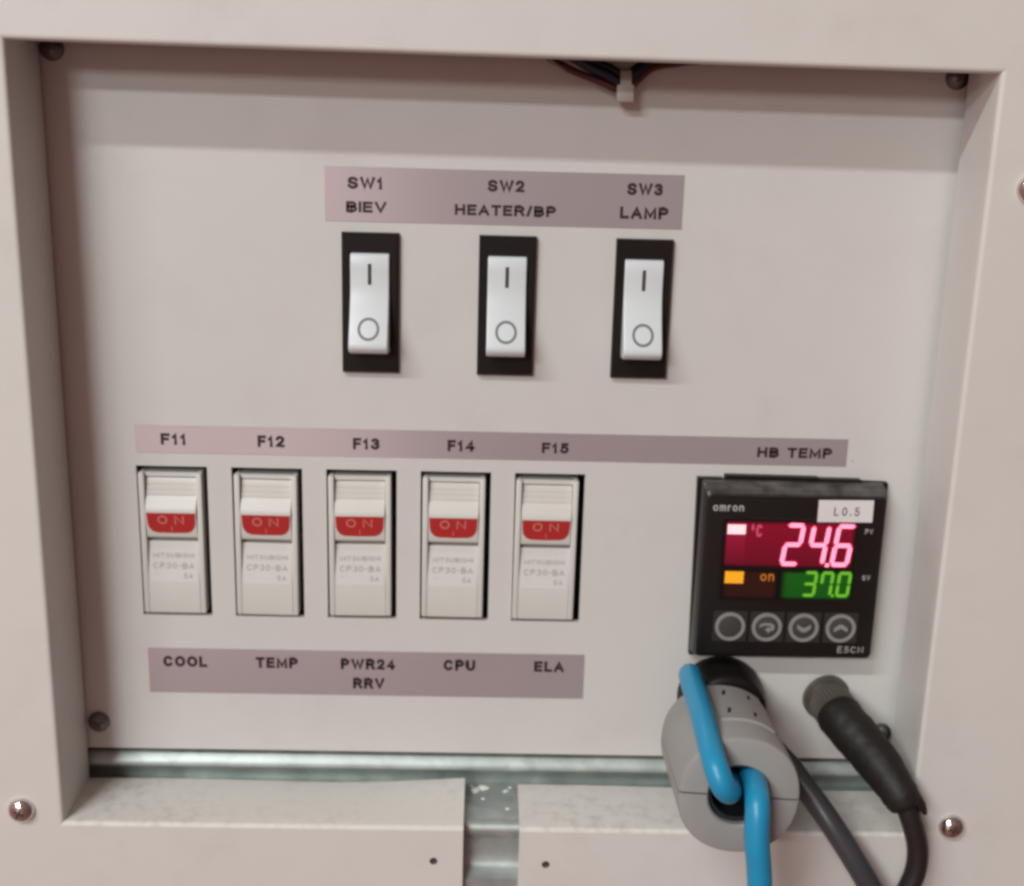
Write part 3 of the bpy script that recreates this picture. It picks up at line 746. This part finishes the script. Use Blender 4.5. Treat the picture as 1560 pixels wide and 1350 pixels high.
# ------------------------------------------------------------------ ferrite clamp and the cables
FF, FB = Vector((58.9, -27.0, -54.0)), Vector((59.3, 9.0, -57.0))
ax = (FF - FB).normalized(); up = Vector((0.05, 0, 1)); up = (up - ax * up.dot(ax)).normalized(); rt = up.cross(ax)
if rt.x < 0: rt = -rt
LEN = (FF - FB).length
fer = thing('ferrite_clamp', FB, 'grey plastic ferrite clamp snapped round the looped blue cable', 'ferrite clamp')
def fpt(s, r, th, lift=0):
    """s along the axis from the back, radius, angle; slightly squared outline"""
    c, q = math.cos(th), math.sin(th)
    return ax * s + rt * (c * r) + up * (q * r + lift)
def sq(th, k): return (abs(math.cos(th)) ** k + abs(math.sin(th)) ** k) ** (-1 / k)
RO, RI = 14.6, 7.3
def half(sign, name):
    bm = B(); n = 28; rows = []
    st_ = [(0, RI), (0, RO - 2.2), (0.6, RO - 1.0), (2.0, RO - .2), (3, RO), (LEN - 1.1, RO), (LEN - .3, RO - .35), (LEN, RO - 1.1), (LEN, RI + .5), (LEN - .5, RI), (LEN * .5, RI), (0, RI)]
    for s, r in st_:
        row = []
        for i in range(n + 1):
            th = math.pi * i / n * sign
            k = sq(th, 2.12) if r > RI + 1 else 1
            row.append(bm.verts.new(fpt(s, r * k, th, 0.22 * sign)))
        rows.append(row)
    for A, Bq in zip(rows, rows[1:]):
        for i in range(n): bm.faces.new((A[i], A[i + 1], Bq[i + 1], Bq[i]))
    for e_ in (0, n):
        bm.faces.new([r[e_] for r in rows[:-1]])
    bmesh.ops.remove_doubles(bm, verts=bm.verts, dist=0.0005)
    bmesh.ops.recalc_face_normals(bm, faces=bm.faces)
    return obj(name, bm, 'ferrite', fer, smooth=True, angle=35)
uh = half(1, 'upper_half'); half(-1, 'lower_half')
# ferrite sleeve inside (dark)
bm = B(); lathe(bm, [(1.0, RI - .02), (1.0, RI + 3), (LEN - 2.2, RI + 3), (LEN - 2.2, RI - .9), (1.0, RI - .9)], (0, 0, 0), ax, 32); obj('core', bm, 'core', fer, smooth=True)
# the raised latch cover on top with its four slots
bm = B(); rows = []
a0, a1 = math.radians(52), math.radians(106); n = 12
for s, dr in ((3.5, -.4), (4.0, .55), (LEN * .70, .55), (LEN * .73, -.4)):
    rows.append([bm.verts.new(fpt(s, (RO * sq(a0 + (a1 - a0) * i / n, 2.12) + dr) , a0 + (a1 - a0) * i / n, .16)) for i in range(n + 1)])
for A, Bq in zip(rows, rows[1:]):
    for i in range(n): bm.faces.new((A[i], A[i + 1], Bq[i + 1], Bq[i]))
inner = [[bm.verts.new(fpt(s, RO - .6, a, .16)) for s in (3.5, 4.0, LEN * .70, LEN * .73)] for a in (a0, a1)]
for col, idx in ((inner[0], 0), (inner[1], n)):
    for k in range(3): bm.faces.new((rows[k][idx], rows[k + 1][idx], col[k + 1], col[k]))
bmesh.ops.recalc_face_normals(bm, faces=bm.faces)
obj('latch_cover', bm, 'ferrite', fer, smooth=True, angle=35)
for s, a in ((9, 68), (9, 93), (20.5, 70), (20.5, 95)):
    th = math.radians(a); c = fpt(s, RO * sq(th, 2.12) + .55, th, .16); nrm = (rt * math.cos(th) + up * math.sin(th)); tg = ax.cross(nrm)
    bm = B()
    P = [c + ax * (i * 1.5) + tg * (j * .42 + i * .3) for i, j in ((-1, -1), (1, -1), (1, 1), (-1, 1))]
    f = [bm.verts.new(p + nrm * .03) for p in P]; b = [bm.verts.new(p - nrm * .3) for p in P]
    bm.faces.new(f)
    for i in range(4): bm.faces.new((f[i], f[(i + 1) % 4], b[(i + 1) % 4], b[i]))
    bmesh.ops.recalc_face_normals(bm, faces=bm.faces); obj('slot', bm, 'slot', fer)

bc = [(66, -38, -135), (65.2, -37.5, -100), (63.1, -37, -71.6), (61.5, -37, -59.4), (61.5, -34.8, -51.6), (62.2, -27.5, -50.2), (62.4, -16, -52.2), (62, 0, -55), (62, 9, -56.5), (60.5, 13.6, -55), (55.5, 14.2, -47.5), (52.2, 11, -41.0),
      (51.1, 4, -39.0), (51.0, -8, -38.9), (50.9, -18, -39.3), (51.0, -27, -40.8), (51.5, -33.2, -42.8), (53.0, -35.0, -46.4), (55.2, -32.0, -49.8), (56.2, -24, -52.0), (57.0, -10, -54.2), (58, 4, -56.5), (59, 12, -55), (61.4, 18, -52)]
bm = B(); tube(bm, bc, 2.95, 20, 10)
tag(obj('data_cable', bm, 'blue', None, (0, 0, 0), smooth=True, angle=80), 'bright blue cable looped once through the grey ferrite clamp', 'cable')

# round black plug behind the clamp and its dark grey lead
pl = thing('round_plug', (62.7, PY, -52.6), 'round black plug on the panel half hidden behind the ferrite clamp', 'plug')
bm = B(); lathe(bm, [(0.01, 0), (0.01, 11.7), (3, 11.7), (4.2, 11.2), (10.2, 11.0), (11.4, 10.5), (12.0, 9.4), (12.2, 8), (10.8, 7.4), (10.8, 0)], (0, 0, 0), (0, -1, 0), 48)
obj('shell', bm, 'black', pl, smooth=True, angle=40)
gc = [(68.5, 18, -54), (72.5, 11.5, -58), (76.4, 8.5, -62), (79.4, 6.5, -64.6), (82.4, 1.5, -67.6), (87.6, -4.5, -73.5), (93.6, -8, -81.9), (99.4, -9.5, -91.2), (106, -11, -104), (113, -13, -125), (115, -14, -135)]
bm = B(); tube(bm, gc, 3.05, 20, 8)
tag(obj('power_lead', bm, 'dgrey', None, smooth=True, angle=80), 'dark grey cable coming out from behind the ferrite clamp', 'cable')

# round metal connector with heat-shrink sleeve and black lead
co = thing('coaxial_connector', (92.0, PY, -52.4), 'dull metal round connector on the panel with black sleeved lead', 'connector')
O_ = Vector((92.0, PY, -52.4))
bm = B(); axc = Vector((1.9, -11, -1.2)).normalized()
prof = [(0.02, 0), (0.02, 6.6), (1.2, 6.6), (1.4, 5.4), (3.0, 5.4), (3.2, 6.0)] + [(3.2 + .55 * k, 6.0 if k % 2 == 0 else 5.85) for k in range(1, 12)] + [(9.6, 5.7), (10.2, 5.0), (10.2, 0)]
lathe(bm, prof, (0, 0, 0), axc, 64)
for i_, v in enumerate(bm.verts):
    d = v.co.dot(axc); q = v.co - axc * d
    if 3.1 < d < 9.4 and i_ % 2: v.co = axc * d + q * 0.95
obj('collar', bm, 'collar', co, smooth=True, angle=30)
shp = [O_ + Vector((1.3, -8.6, -0.7)), Vector((94.2, 11.5, -54.0)), Vector((97.6, 6, -56.9)), Vector((101.1, 0, -60.2)), Vector((104.4, -6.2, -64.2)), Vector((106.3, -7.6, -67.4))]
random.seed(3)
bm = B()
def sr(t):
    base = 6.1 if t < .12 else 6.3 - 0.8 * t
    if t < .03: base = 5.4
    if t > .55: base = 5.85 - (t - .55) * 3.6
    return base + .10 * math.sin(t * 23) + .06 * math.sin(t * 61 + 1)
tube(bm, [p - O_ for p in shp], sr, 26, 8)
for v in bm.verts: v.co += Vector((random.uniform(-1, 1), random.uniform(-1, 1), random.uniform(-1, 1))) * .05
obj('sleeve', bm, 'shrink', co, smooth=True, angle=80)
# torn tip of the sleeve
bm = B(); T = [Vector(p) - O_ for p in ((106.6, -7.4, -63.4), (108.6, -8.2, -65.4), (110.4, -8.6, -67.6), (111.3, -8.7, -69.2))]
tube(bm, T, lambda t: 1.9 * (1 - t) + .5, 10, 5); obj('torn_tip', bm, 'shrink', co, smooth=True, angle=80)
bk = [(105.4, -7.2, -65.4), (107.0, -8.0, -69.0), (108.6, -8.4, -73), (110.4, -8.6, -79), (110.5, -9, -85), (109.0, -9.4, -90.6), (105.6, -10, -99.5), (99, -11, -115), (92, -12, -135)]
bm = B(); tube(bm, bk, 2.75, 18, 8)
tag(obj('sensor_lead', bm, 'bcable', None, smooth=True, angle=80), 'black cable leaving the torn black heat-shrink sleeve', 'cable')

# ------------------------------------------------------------------ wire bundle hanging behind the top edge
def wire(pts, r, m, label):
    pts = [(x, y + 2.6, z) for x, y, z in pts]
    bm = B(); tube(bm, pts, r, 12, 8); tag(obj('wire', bm, m, None, smooth=True, angle=80), label, 'wire', 'wires in the tied bundle')
wire([(2, 19, 124), (8.8, 17.5, 115.2), (15.0, 16, 111.6), (21.2, 15, 109.3), (27.8, 15, 107.0), (31.0, 15.6, 109.4), (35, 16.2, 112.6), (44, 16.6, 114.4), (60, 17, 119)], 0.9, 'wred', 'dark red wire in the tied bundle under the top edge')
wire([(6, 18, 126), (12.5, 17, 117), (18.5, 15.5, 112.8), (23.5, 15.0, 110.6), (28.0, 15.4, 108.7), (31.0, 16, 111.4), (35, 16.8, 113.8), (46, 17.2, 114.8), (62, 17, 118)], 1.25, 'wnavy', 'navy blue wire in the tied bundle under the top edge')
wire([(8, 18, 128), (14.5, 16.5, 119), (20.0, 16.6, 114), (24.5, 16.9, 112.0), (28.3, 16.9, 110.4), (31.5, 17.4, 112.6), (36, 18, 114.8), (47, 18.2, 115.8), (62, 18, 119)], 1.2, 'bcable', 'black wire in the tied bundle under the top edge')
wire([(7.5, 16.5, 117.5), (10.4, 15.8, 113.6), (13.2, 15.5, 111.6), (14.6, 15.4, 110.7)], 0.42, 'wpale', 'thin pale loose wire end beside the tied bundle')
ct = thing('cable_tie', (28.1, 17.8, 104.2), 'white nylon cable tie head round the wire bundle', 'cable tie')
bm = B(); box(bm, -2.05, 2.05, -2.2, 1.8, 0.3, 4.3, 0.4, 2); obj('head', bm, 'tie', ct, smooth=True, angle=40)
bm = B(); prism_x(bm, [(1.2, -1.8), (5.2, -2.2), (7.4, -1.2), (8.0, 1.0), (7.2, 2.6), (3.0, 2.6), (1.2, 1.6)], -1.3, 1.3); obj('strap', bm, 'tie', ct)
